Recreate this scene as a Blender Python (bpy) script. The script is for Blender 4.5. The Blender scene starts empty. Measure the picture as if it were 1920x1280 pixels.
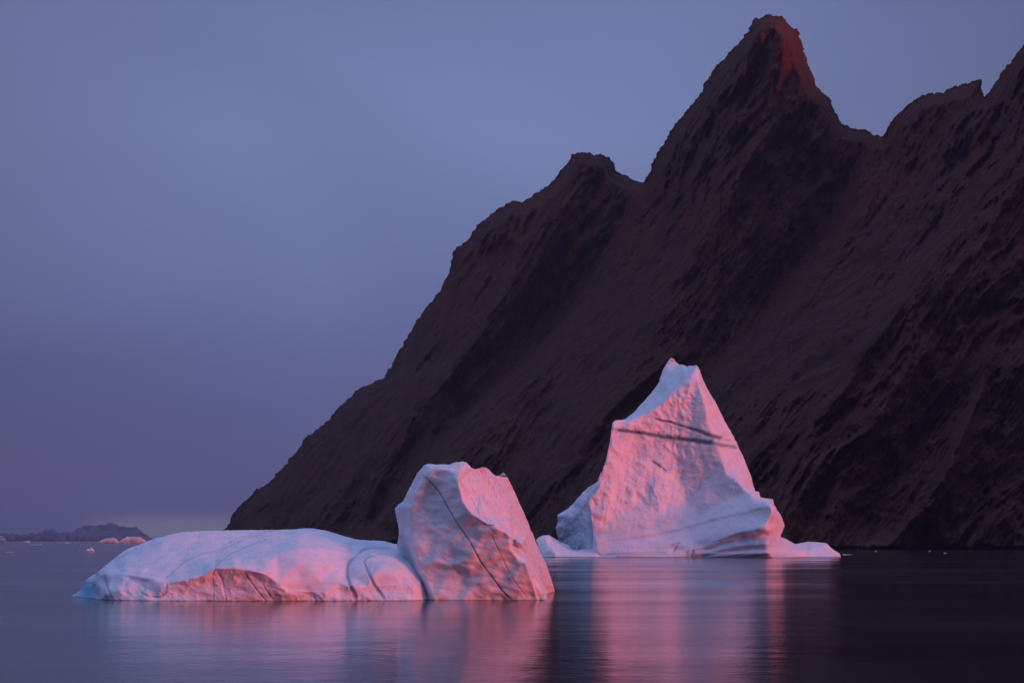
import bpy, math, random
import numpy as np
from mathutils import Vector, Matrix, noise
from mathutils.geometry import delaunay_2d_cdt

sc = bpy.context.scene
COL = sc.collection
R = math.radians
def lin(r, g, b):
    f = lambda c: (c/255/12.92) if c/255 <= .04045 else ((c/255+.055)/1.055)**2.4
    return (f(r), f(g), f(b), 1.0)

# ------------------------------------------------------------------ camera
F_PX = 3733.0                 # focal length in photo pixels (1920 wide)
CAM_H = 6.0                   # eye height above the fjord
HORIZON = 1013.0
PITCH = math.atan((HORIZON-640)/F_PX)
cam_d = bpy.data.cameras.new("camera"); cam = bpy.data.objects.new("camera", cam_d); COL.objects.link(cam)
cam.location = (0, 0, CAM_H); cam.rotation_euler = (R(90)+PITCH, 0, 0)
cam_d.sensor_width = 36; cam_d.lens = 36*F_PX/1920; cam_d.clip_start = .5; cam_d.clip_end = 90000
sc.camera = cam
sc.render.resolution_x = 1024; sc.render.resolution_y = 682
sc.view_settings.view_transform = 'Standard'; sc.view_settings.look = 'None'
sc.view_settings.exposure = 0; sc.view_settings.gamma = 1

# ------------------------------------------------------------------ world and sun
SUN_AZ = R(54)     # to the right of straight-behind-the-camera
SUN_EL = R(5)
w = bpy.data.worlds.new("World"); sc.world = w; w.use_nodes = True
nt = w.node_tree; nt.nodes.clear(); N = nt.nodes.new; LK = nt.links.new
out = N('ShaderNodeOutputWorld'); bg = N('ShaderNodeBackground'); LK(bg.outputs[0], out.inputs[0])
tc = N('ShaderNodeTexCoord'); sx = N('ShaderNodeSeparateXYZ'); LK(tc.outputs['Generated'], sx.inputs[0])
ramp = N('ShaderNodeValToRGB'); cr = ramp.color_ramp
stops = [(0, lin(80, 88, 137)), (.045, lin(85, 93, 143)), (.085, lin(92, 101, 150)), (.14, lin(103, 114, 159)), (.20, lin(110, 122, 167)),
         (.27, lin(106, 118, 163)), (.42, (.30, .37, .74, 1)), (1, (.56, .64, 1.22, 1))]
cr.elements[0].position = 0; cr.elements[0].color = stops[0][1]
cr.elements[1].position = 1; cr.elements[1].color = stops[-1][1]
for p, c in stops[1:-1]:
    e = cr.elements.new(p); e.color = c
LK(sx.outputs[2], ramp.inputs[0])
# soft cloud veil
mp = N('ShaderNodeMapping'); mp.inputs['Scale'].default_value = (2.6, 2.6, 4); LK(tc.outputs['Generated'], mp.inputs[0])
nz = N('ShaderNodeTexNoise'); nz.inputs['Scale'].default_value = 1.5; nz.inputs['Detail'].default_value = 5; nz.inputs['Roughness'].default_value = .42
nz.inputs['Distortion'].default_value = .6
LK(mp.outputs[0], nz.inputs['Vector'])
mr = N('ShaderNodeMapRange'); mr.inputs[1].default_value = .3; mr.inputs[2].default_value = .7; mr.inputs[3].default_value = .86; mr.inputs[4].default_value = 1.12
LK(nz.outputs[0], mr.inputs[0])
# sky a little paler over the middle of the fjord, darker away to the left
d1 = N('ShaderNodeVectorMath'); d1.operation = 'DOT_PRODUCT'; d1.inputs[1].default_value = Vector((-.02, 1, .2)).normalized()
LK(tc.outputs['Generated'], d1.inputs[0])
m1 = N('ShaderNodeMapRange'); m1.inputs[1].default_value = .955; m1.inputs[2].default_value = 1; m1.inputs[3].default_value = .72; m1.inputs[4].default_value = 1.08
LK(d1.outputs['Value'], m1.inputs[0])
mm = N('ShaderNodeMath'); mm.operation = 'MULTIPLY'; LK(mr.outputs[0], mm.inputs[0]); LK(m1.outputs[0], mm.inputs[1])
# low sky behind the viewer, darkened to cut blue fill on the ice
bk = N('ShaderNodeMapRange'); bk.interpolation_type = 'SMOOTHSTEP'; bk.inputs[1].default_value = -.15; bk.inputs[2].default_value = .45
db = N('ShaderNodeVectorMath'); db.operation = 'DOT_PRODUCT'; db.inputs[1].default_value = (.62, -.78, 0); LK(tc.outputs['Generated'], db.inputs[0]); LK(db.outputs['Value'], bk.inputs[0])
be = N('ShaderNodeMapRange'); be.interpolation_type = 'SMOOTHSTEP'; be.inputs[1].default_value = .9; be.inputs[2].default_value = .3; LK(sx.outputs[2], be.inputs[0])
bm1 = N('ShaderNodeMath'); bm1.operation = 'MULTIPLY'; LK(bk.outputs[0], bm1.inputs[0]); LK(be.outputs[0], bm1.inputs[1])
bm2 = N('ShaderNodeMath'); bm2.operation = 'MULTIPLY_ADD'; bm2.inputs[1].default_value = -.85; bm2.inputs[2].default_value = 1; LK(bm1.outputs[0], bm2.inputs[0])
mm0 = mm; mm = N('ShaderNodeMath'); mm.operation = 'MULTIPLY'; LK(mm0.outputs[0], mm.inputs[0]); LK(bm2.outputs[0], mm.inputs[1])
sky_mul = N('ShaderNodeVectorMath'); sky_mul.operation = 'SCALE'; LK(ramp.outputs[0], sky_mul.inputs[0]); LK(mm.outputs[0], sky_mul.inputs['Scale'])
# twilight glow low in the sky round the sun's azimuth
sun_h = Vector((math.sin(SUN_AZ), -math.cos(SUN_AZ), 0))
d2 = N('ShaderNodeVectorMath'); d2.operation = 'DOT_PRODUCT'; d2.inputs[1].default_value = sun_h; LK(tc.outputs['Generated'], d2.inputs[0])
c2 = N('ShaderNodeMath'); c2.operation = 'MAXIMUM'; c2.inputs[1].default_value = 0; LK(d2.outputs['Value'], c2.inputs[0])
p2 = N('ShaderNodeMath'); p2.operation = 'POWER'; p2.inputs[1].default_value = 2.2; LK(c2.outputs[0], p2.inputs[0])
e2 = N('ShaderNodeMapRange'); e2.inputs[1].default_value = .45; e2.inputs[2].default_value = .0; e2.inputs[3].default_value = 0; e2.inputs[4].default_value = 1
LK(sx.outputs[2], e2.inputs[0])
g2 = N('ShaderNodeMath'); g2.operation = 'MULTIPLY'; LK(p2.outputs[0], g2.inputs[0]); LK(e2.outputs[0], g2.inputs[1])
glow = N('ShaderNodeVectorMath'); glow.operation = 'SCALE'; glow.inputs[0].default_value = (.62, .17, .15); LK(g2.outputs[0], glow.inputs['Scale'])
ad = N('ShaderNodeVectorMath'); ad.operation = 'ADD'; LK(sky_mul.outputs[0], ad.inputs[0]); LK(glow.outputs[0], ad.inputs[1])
# a trace of the physical sky
sky = N('ShaderNodeTexSky'); sky.sky_type = 'NISHITA'; sky.sun_disc = False; sky.sun_elevation = SUN_EL
sky.sun_rotation = math.pi-SUN_AZ
sk = N('ShaderNodeVectorMath'); sk.operation = 'SCALE'; sk.inputs['Scale'].default_value = .004; LK(sky.outputs[0], sk.inputs[0])
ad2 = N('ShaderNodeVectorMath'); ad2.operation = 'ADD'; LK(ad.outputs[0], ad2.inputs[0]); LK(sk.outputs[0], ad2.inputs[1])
# pale band of clear air low over the far fjord, left of the mountain
az = N('ShaderNodeVectorMath'); az.operation = 'DOT_PRODUCT'; az.inputs[1].default_value = Vector((math.sin(R(-9.0)), math.cos(R(9.0)), .006)).normalized()
LK(tc.outputs['Generated'], az.inputs[0])
ma = N('ShaderNodeMapRange'); ma.interpolation_type = 'SMOOTHSTEP'; ma.inputs[1].default_value = math.cos(R(3.6)); ma.inputs[2].default_value = 1.0
LK(az.outputs['Value'], ma.inputs[0])
mz = N('ShaderNodeMapRange'); mz.interpolation_type = 'SMOOTHSTEP'; mz.inputs[1].default_value = .0165; mz.inputs[2].default_value = .007
LK(sx.outputs[2], mz.inputs[0])
mq = N('ShaderNodeMath'); mq.operation = 'MULTIPLY'; LK(ma.outputs[0], mq.inputs[0]); LK(mz.outputs[0], mq.inputs[1])
mb = N('ShaderNodeVectorMath'); mb.operation = 'SCALE'; mb.inputs[0].default_value = (.10, .09, .04); LK(mq.outputs[0], mb.inputs['Scale'])
ad3 = N('ShaderNodeVectorMath'); ad3.operation = 'ADD'; LK(ad2.outputs[0], ad3.inputs[0]); LK(mb.outputs[0], ad3.inputs[1])
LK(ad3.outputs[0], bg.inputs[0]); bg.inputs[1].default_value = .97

sl = bpy.data.lights.new("sun", 'SUN'); sun = bpy.data.objects.new("sun", sl); COL.objects.link(sun)
sl.energy = 3.15; sl.angle = R(18); sl.color = (1.0, .165, .17)
sdir = Vector((math.sin(SUN_AZ)*math.cos(SUN_EL), -math.cos(SUN_AZ)*math.cos(SUN_EL), math.sin(SUN_EL)))
sun.rotation_euler = sdir.to_track_quat('Z', 'Y').to_euler()

# ------------------------------------------------------------------ geometry helpers
CP, SP = math.cos(PITCH), math.sin(PITCH)
def world_pts(px, py, D):
    """photo pixel + distance along Y (metres) -> points (numpy)"""
    a = (np.asarray(px, float)-960)/F_PX; b = (640-np.asarray(py, float))/F_PX
    ry = CP - b*SP; rz = SP + b*CP
    t = np.asarray(D, float)/ry
    return np.stack([a*t, ry*t, CAM_H+rz*t], -1)
def water_D(py):
    b = (640-py)/F_PX; ry = CP-b*SP; rz = SP+b*CP
    return -CAM_H/rz*ry
def water_y(D):
    lo, hi = HORIZON+.01, 1500
    for _ in range(50):
        m = (lo+hi)/2
        if water_D(m) > D: lo = m
        else: hi = m
    return m

def inside(poly, P):
    x, y = P[:, 0], P[:, 1]; r = np.zeros(len(P), bool); n = len(poly)
    for i in range(n):
        x0, y0 = poly[i]; x1, y1 = poly[(i+1) % n]
        if y0 == y1: continue
        c = ((y0 > y) != (y1 > y)) & (x < (x1-x0)*(y-y0)/(y1-y0)+x0)
        r ^= c
    return r
def seg_dist(P, line, closed=False):
    """distance to a polyline and running parameter"""
    best = np.full(len(P), 1e9); par = np.zeros(len(P)); n = len(line); s = 0
    for i in range(n if closed else n-1):
        a = np.array(line[i][:2], float); b = np.array(line[(i+1) % n][:2], float); d = b-a; L = d@d+1e-12
        t = np.clip(((P-a)@d)/L, 0, 1); q = a+t[:, None]*d; r = np.hypot(*(P-q).T)
        m = r < best; best[m] = r[m]; par[m] = s+t[m]*math.sqrt(L); s += math.sqrt(L)
    return best, par/max(s, 1e-9)

def tin(outline, lines, pts):
    vs = [tuple(p) for p in outline]; ed = []
    n = len(vs); ed += [(i, (i+1) % n) for i in range(n)]
    for l in lines:
        k = len(vs); vs += [tuple(p) for p in l]; ed += [(k+i, k+i+1) for i in range(len(l)-1)]
    vs += [tuple(p) for p in pts]
    co, _, fc, ov, _, _ = delaunay_2d_cdt([Vector(v[:2]) for v in vs], ed, [], 0, 1e-4)
    z = np.zeros(len(co)); xy = np.array([(c.x, c.y) for c in co])
    src = np.array([v[:2] for v in vs]); sz = np.array([v[2] for v in vs])
    for i, o in enumerate(ov):
        if o: z[i] = sz[o[0]]
        else:
            d = np.hypot(*(src-xy[i]).T); k = np.argsort(d)[:3]; ww = 1/(d[k]+1e-3); z[i] = (sz[k]*ww).sum()/ww.sum()
    return xy, z, fc
def tin_eval(T, P):
    xy, z, fc = T; r = np.full(len(P), np.nan)
    for f in fc:
        for k in range(1, len(f)-1):
            a, b, c = f[0], f[k], f[k+1]; A, B, Cc = xy[a], xy[b], xy[c]
            lo = np.minimum(np.minimum(A, B), Cc)-.01; hi = np.maximum(np.maximum(A, B), Cc)+.01
            idx = np.where((P[:, 0] >= lo[0]) & (P[:, 0] <= hi[0]) & (P[:, 1] >= lo[1]) & (P[:, 1] <= hi[1]))[0]
            if not len(idx): continue
            Q = P[idx]; d = (B[1]-Cc[1])*(A[0]-Cc[0])+(Cc[0]-B[0])*(A[1]-Cc[1])
            if abs(d) < 1e-9: continue
            l1 = ((B[1]-Cc[1])*(Q[:, 0]-Cc[0])+(Cc[0]-B[0])*(Q[:, 1]-Cc[1]))/d
            l2 = ((Cc[1]-A[1])*(Q[:, 0]-Cc[0])+(A[0]-Cc[0])*(Q[:, 1]-Cc[1]))/d; l3 = 1-l1-l2
            ok = (l1 > -1e-3) & (l2 > -1e-3) & (l3 > -1e-3)
            r[idx[ok]] = (l1*z[a]+l2*z[b]+l3*z[c])[ok]
    bad = np.where(np.isnan(r))[0]
    for i in bad:
        d = np.hypot(*(xy-P[i]).T); r[i] = z[d.argmin()]
    return r

def fbm(p, octv, rough=.5, lac=2.03):
    s = 0; a = 1; q = Vector(p)
    for _ in range(octv):
        s += a*noise.noise(q); a *= rough; q = q*lac
    return s
def ridged(p, octv, rough=.5):
    s = 0; a = 1; q = Vector(p)
    for _ in range(octv):
        s += a*(1-2*abs(noise.noise(q))); a *= rough; q = q*2.07
    return s

def relief(name, outline, lines=(), pts=(), D0=200.0, spacing=1.6, back=200, jitter=.5, jlen=9, smooth=0, smooth_keep=None,
           layers=(), depth_layers=(), bands=(), edge=6, seed=1, mat=None, parent=None, back_sp=9, unit=None, blue=(), auto=None, ripple=None):
    """Closed solid. outline/lines/pts are (photo x, photo y, offset) with the offset in the berg's own pixel size."""
    rng = random.Random(seed); s = (D0/F_PX) if unit is None else unit
    n = len(outline); fo = []
    for i in range(n):
        a = np.array(outline[i], float); b = np.array(outline[(i+1) % n], float); L = math.hypot(*(b-a)[:2]); k = max(1, int(round(L/spacing)))
        nrm = np.array([-(b-a)[1], (b-a)[0]])/max(L, 1e-6)
        for j in range(k):
            t = j/k; p = a+(b-a)*t
            if j and a[1] < HORIZON+40 or jitter > 0:
                amp = jitter*fbm((p[0]/jlen, p[1]/jlen, seed*7.3), 4, .6)*min(1, 4*t*(1-t)+.35)*2
                p[:2] += nrm*amp
            fo.append(p)
    fo = np.array(fo); poly = fo[:, :2]
    # interior points
    x0, y0 = poly.min(0); x1, y1 = poly.max(0); g = []
    yy = y0; row = 0
    while yy < y1:
        xs = np.arange(x0+(row % 2)*spacing/2, x1, spacing); g.append(np.stack([xs, np.full(len(xs), yy)], -1)); yy += spacing*.87; row += 1
    g = np.concatenate(g); r2 = np.random.default_rng(seed); g += r2.uniform(-.18, .18, g.shape)*spacing
    g = g[inside(poly, g)]
    d, _ = seg_dist(g, [tuple(p) for p in outline], True) if len(g)*n < 4e7 else (np.full(len(g), 99), None)
    # keep clear of the jittered outline
    keep = np.ones(len(g), bool)
    near = np.where(d < 3*spacing+2*jitter)[0]
    for blk in np.array_split(near, max(1, len(near)//2000)):
        if len(blk): keep[blk] = np.sqrt(((g[blk][:, None]-poly[None])**2).sum(-1).min(1)) > spacing*.55
    g = g[keep]; d = d[keep]
    nb = len(fo); allp = np.concatenate([poly, g])
    co, _, fc, ov, _, _ = delaunay_2d_cdt([Vector(p) for p in allp], [(i, (i+1) % nb) for i in range(nb)], [], 0, 1e-5)
    XY = np.array([(c.x, c.y) for c in co]); tri = np.array([f for f in fc if len(f) == 3])
    cen = XY[tri].mean(1); tri = tri[inside(poly, cen)]
    isb = np.zeros(len(XY), bool); order = {}
    for i, o in enumerate(ov):
        for q in o:
            if q < nb: isb[i] = True; order[q] = i
    bidx = [order[i] for i in range(nb)]
    ed, _ = seg_dist(XY, [tuple(p) for p in outline], True); ed[isb] = 0
    if auto:
        off = fo_interp(XY, fo) - auto*np.clip(ed, 0, None)
    else:
        T = tin(outline, lines, pts); off = tin_eval(T, XY)
    off[isb] = [dict(zip(bidx, fo[:, 2]))[i] for i in np.where(isb)[0]]
    # laplacian smoothing of the offset
    if smooth:
        E = np.concatenate([tri[:, [0, 1]], tri[:, [1, 2]], tri[:, [2, 0]]])
        deg = np.bincount(E.ravel(), minlength=len(XY)).astype(float); deg[deg == 0] = 1
        o0 = off.copy()
        wgt = np.ones(len(XY)) if smooth_keep is None else smooth_keep(XY)
        wgt = wgt*(~isb)
        for _ in range(smooth):
            acc = np.bincount(E[:, 0], off[E[:, 1]], len(XY))+np.bincount(E[:, 1], off[E[:, 0]], len(XY))
            off = off*(1-wgt*.8)+wgt*.8*acc/deg
    fall = np.clip(ed/edge, 0, 1); fall = fall*fall*(3-2*fall)
    for fn in depth_layers:
        off = off + fn(XY)*fall
    bm_ = np.zeros(len(XY)); bl_ = np.zeros(len(XY)); so_ = np.zeros(len(XY))
    for (line, w0, w1, dep, st) in bands:
        r, t = seg_dist(XY, line); wd = w0+(w1-w0)*t
        if st < 0:                     # ragged
            wd = wd*np.array([1+.45*noise.noise(Vector((p[0]/7, p[1]/7, 3))) for p in XY])
        m = np.clip(1.35-r/np.maximum(wd, .1), 0, 1)
        m *= np.clip(np.minimum(t, 1-t)*18+.25, 0, 1)
        bm_ = np.maximum(bm_, m*abs(st)); off = off+dep*m*(fall if dep else 1)
    for (cx, cy, rx, ry, st) in blue:
        m = np.clip(1.2-np.hypot((XY[:, 0]-cx)/rx, (XY[:, 1]-cy)/ry), 0, 1); bl_ = np.maximum(bl_, m*st)
    P = world_pts(XY[:, 0], XY[:, 1], D0+off*s)
    # normals
    def vnorm(P):
        fn = np.cross(P[tri[:, 1]]-P[tri[:, 0]], P[tri[:, 2]]-P[tri[:, 0]]); vn = np.zeros_like(P)
        for k in range(3): np.add.at(vn, tri[:, k], fn)
        vn /= np.linalg.norm(vn, axis=1)[:, None]+1e-12
        vn[vn[:, 1] > 0] *= -1
        return vn
    if layers:
        vn = vnorm(P); Q = (P-np.array([0, D0, 0]))/s
        amp = np.zeros(len(P))
        for (kind, wl, am, sxyz, octv) in layers:
            for i in range(len(P)):
                if fall[i] <= 0: continue
                q = (Q[i, 0]/wl/sxyz[0]+seed, Q[i, 1]/wl/sxyz[1], Q[i, 2]/wl/sxyz[2])
                amp[i] += am*(ridged(q, octv) if kind == 'r' else -abs(fbm(q, octv))*1.6 if kind == 's' else fbm(q, octv))
        P = P+vn*(amp*fall*s)[:, None]
    # back
    k0 = len(P)
    x0, y0 = poly.min(0); x1, y1 = poly.max(0)
    gx, gy = np.meshgrid(np.arange(x0, x1, back_sp), np.arange(y0, y1, back_sp)); gb = np.stack([gx.ravel(), gy.ravel()], -1)
    gb = gb[inside(poly, gb)]; 
    if len(gb):
        db, _ = seg_dist(gb, [tuple(p) for p in outline], True); gb = gb[db > back_sp*.6]; 
    BP = np.concatenate([poly, gb]) if len(gb) else poly
    co2, _, fc2, ov2, _, _ = delaunay_2d_cdt([Vector(p) for p in BP], [(i, (i+1) % nb) for i in range(nb)], [], 0, 1e-5)
    XB = np.array([(c.x, c.y) for c in co2]); trb = np.array([f for f in fc2 if len(f) == 3]); trb = trb[inside(poly, XB[trb].mean(1))]
    mp_ = np.full(len(XB), -1)
    for i, o in enumerate(ov2):
        for q in o:
            if q < nb: mp_[i] = order[q]
    fr = np.where(mp_ < 0)[0]; 
    verts = P
    if len(fr):
        eb, _ = seg_dist(XB[fr], [tuple(p) for p in outline], True); Rr = max(eb.max(), 1)
        bo = fo_interp(XB[fr], fo)+back*np.sqrt(np.clip(1-(1-eb/Rr)**2, 0, 1))
        fo_f = tin_eval(T, XB[fr]) if not auto else fo_interp(XB[fr], fo)
        bo = np.maximum(bo, fo_f+12)
        PB = world_pts(XB[fr][:, 0], XB[fr][:, 1], D0+bo*s); mp_[fr] = k0+np.arange(len(fr)); verts = np.concatenate([P, PB])
    faces = [tuple(map(int, t[::-1])) for t in tri]+[tuple(int(mp_[q]) for q in t) for t in trb]
    org = np.array([verts[:k0, 0].mean(), D0, 0.0])
    if parent is not None: org = np.array(parent.location)
    me = bpy.data.meshes.new(name); me.from_pydata([tuple(v) for v in verts-org], [], faces); me.update()
    # consistent outward normals
    import bmesh
    b = bmesh.new(); b.from_mesh(me); bmesh.ops.recalc_face_normals(b, faces=b.faces); b.to_mesh(me); b.free()
    for nm, arr in (('band', bm_), ('blue', bl_), ('ripple', ripple(XY) if ripple else bl_*0)):
        at = me.attributes.new(nm, 'FLOAT', 'POINT'); full = np.zeros(len(verts)); full[:k0] = arr; at.data.foreach_set('value', full.astype(np.float32))
    me.polygons.foreach_set('use_smooth', [True]*len(me.polygons))
    o = bpy.data.objects.new(name, me); COL.objects.link(o)
    if parent is not None: o.parent = parent
    else: o.location = org
    if mat: me.materials.append(mat)
    return o
def fo_interp(P, fo):
    r = np.zeros(len(P)); st = max(1, len(fo)//60); q = fo[::st]
    for blk in np.array_split(np.arange(len(P)), max(1, len(P)//4000)):
        d = ((P[blk][:, None]-q[None, :, :2])**2).sum(-1)+4; ww = 1/d**1.5; r[blk] = (ww*q[None, :, 2]).sum(1)/ww.sum(1)
    return r
def empty(name, loc):
    o = bpy.data.objects.new(name, None); o.location = loc; COL.objects.link(o); o.empty_display_size = 2; return o
def tag(o, label=None, cat=None, group=None, kind=None):
    if label: o['label'] = label
    if cat: o['category'] = cat
    if group: o['group'] = group
    if kind: o['kind'] = kind
    return o

# ------------------------------------------------------------------ materials
def new_mat(name):
    m = bpy.data.materials.new(name); m.use_nodes = True; t = m.node_tree
    return m, t, t.nodes['Principled BSDF'], t.nodes.new, t.links.new
def ice_mat(name, scale, base=(.80, .84, .88, 1), bump=.35, rippled=0):
    m, t, b, N, L = new_mat(name)
    tc = N('ShaderNodeTexCoord')
    n1 = N('ShaderNodeTexNoise'); n1.inputs['Scale'].default_value = .035/scale; n1.inputs['Detail'].default_value = 6; n1.inputs['Roughness'].default_value = .6
    L(tc.outputs['Object'], n1.inputs['Vector'])
    c1 = N('ShaderNodeMix'); c1.data_type = 'RGBA'
    c1.inputs[6].default_value = (base[0]*.80, base[1]*.87, base[2]*.96, 1); c1.inputs[7].default_value = base
    r1 = N('ShaderNodeMapRange'); r1.inputs[1].default_value = .35; r1.inputs[2].default_value = .62; L(n1.outputs[0], r1.inputs[0]); L(r1.outputs[0], c1.inputs[0])
    ab = N('ShaderNodeAttribute'); ab.attribute_name = 'blue'
    c2 = N('ShaderNodeMix'); c2.data_type = 'RGBA'; c2.inputs[7].default_value = (.07, .42, .60, 1); L(c1.outputs[2], c2.inputs[6]); L(ab.outputs['Fac'], c2.inputs[0])
    aa = N('ShaderNodeAttribute'); aa.attribute_name = 'band'
    n3 = N('ShaderNodeTexNoise'); n3.inputs['Scale'].default_value = .35/scale; n3.inputs['Detail'].default_value = 3; L(tc.outputs['Object'], n3.inputs['Vector'])
    r3 = N('ShaderNodeMapRange'); r3.inputs[1].default_value = .3; r3.inputs[2].default_value = .6; r3.inputs[3].default_value = .7; r3.inputs[4].default_value = 1.0; L(n3.outputs[0], r3.inputs[0])
    mm = N('ShaderNodeMath'); mm.operation = 'MULTIPLY'; mm.use_clamp = True; L(aa.outputs['Fac'], mm.inputs[0]); L(r3.outputs[0], mm.inputs[1])
    c3 = N('ShaderNodeMix'); c3.data_type = 'RGBA'; c3.inputs[7].default_value = (.065, .13, .20, 1); L(c2.outputs[2], c3.inputs[6]); L(mm.outputs[0], c3.inputs[0])
    zz = N('ShaderNodeSeparateXYZ'); L(tc.outputs['Object'], zz.inputs[0])
    wt = N('ShaderNodeMapRange'); wt.inputs[1].default_value = 2.2*scale; wt.inputs[2].default_value = .6*scale; wt.inputs[4].default_value = .75; L(zz.outputs[2], wt.inputs[0])
    c4 = N('ShaderNodeMix'); c4.data_type = 'RGBA'; c4.inputs[7].default_value = (.16, .24, .30, 1); L(c3.outputs[2], c4.inputs[6]); L(wt.outputs[0], c4.inputs[0])
    L(c4.outputs[2], b.inputs['Base Color'])
    rr = N('ShaderNodeMapRange'); rr.inputs[3].default_value = .55; rr.inputs[4].default_value = .15; L(wt.outputs[0], rr.inputs[0]); L(rr.outputs[0], b.inputs['Roughness'])
    b.inputs['IOR'].default_value = 1.31
    b.inputs['Subsurface Weight'].default_value = .4; b.inputs['Subsurface Radius'].default_value = (.35, .8, 1.0); b.inputs['Subsurface Scale'].default_value = 6*scale
    n2 = N('ShaderNodeTexNoise'); n2.inputs['Scale'].default_value = .16/scale; n2.inputs['Detail'].default_value = 8; n2.inputs['Roughness'].default_value = .62
    L(tc.outputs['Object'], n2.inputs['Vector'])
    bp = N('ShaderNodeBump'); bp.inputs['Strength'].default_value = bump; bp.inputs['Distance'].default_value = 4*scale; L(n2.outputs[0], bp.inputs['Height'])
    last = bp
    rp = N('ShaderNodeAttribute'); rp.attribute_name = 'ripple'
    if rippled:
        mv = N('ShaderNodeMapping'); mv.inputs['Rotation'].default_value = (0, R(30), 0); mv.inputs['Scale'].default_value = (1, .3, .55); L(tc.outputs['Object'], mv.inputs[0])
        v = N('ShaderNodeTexVoronoi'); v.feature = 'SMOOTH_F1'; v.inputs['Scale'].default_value = .26/scale; L(mv.outputs[0], v.inputs['Vector'])
        b2 = N('ShaderNodeBump'); b2.inputs['Strength'].default_value = rippled; b2.inputs['Distance'].default_value = 5*scale; L(v.outputs['Distance'], b2.inputs['Height']); rq = N('ShaderNodeMath'); rq.operation = 'MULTIPLY'; rq.inputs[1].default_value = rippled; L(rp.outputs['Fac'], rq.inputs[0]); L(rq.outputs[0], b2.inputs['Strength']); L(bp.outputs[0], b2.inputs['Normal'])
        last = b2
    L(last.outputs[0], b.inputs['Normal'])
    return m
S1 = water_D(1125)/F_PX
S2 = water_D(1044)/F_PX
ICE_DOME = ice_mat('snow_ice', S1, bump=.13)
ICE_BLOCK = ice_mat('block_ice', S1, bump=.16, rippled=.65)
ICE_TOWER = ice_mat('tower_ice', S2, bump=.2)
ICE_FAR = ice_mat('far_ice', .25, bump=.3)

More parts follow.
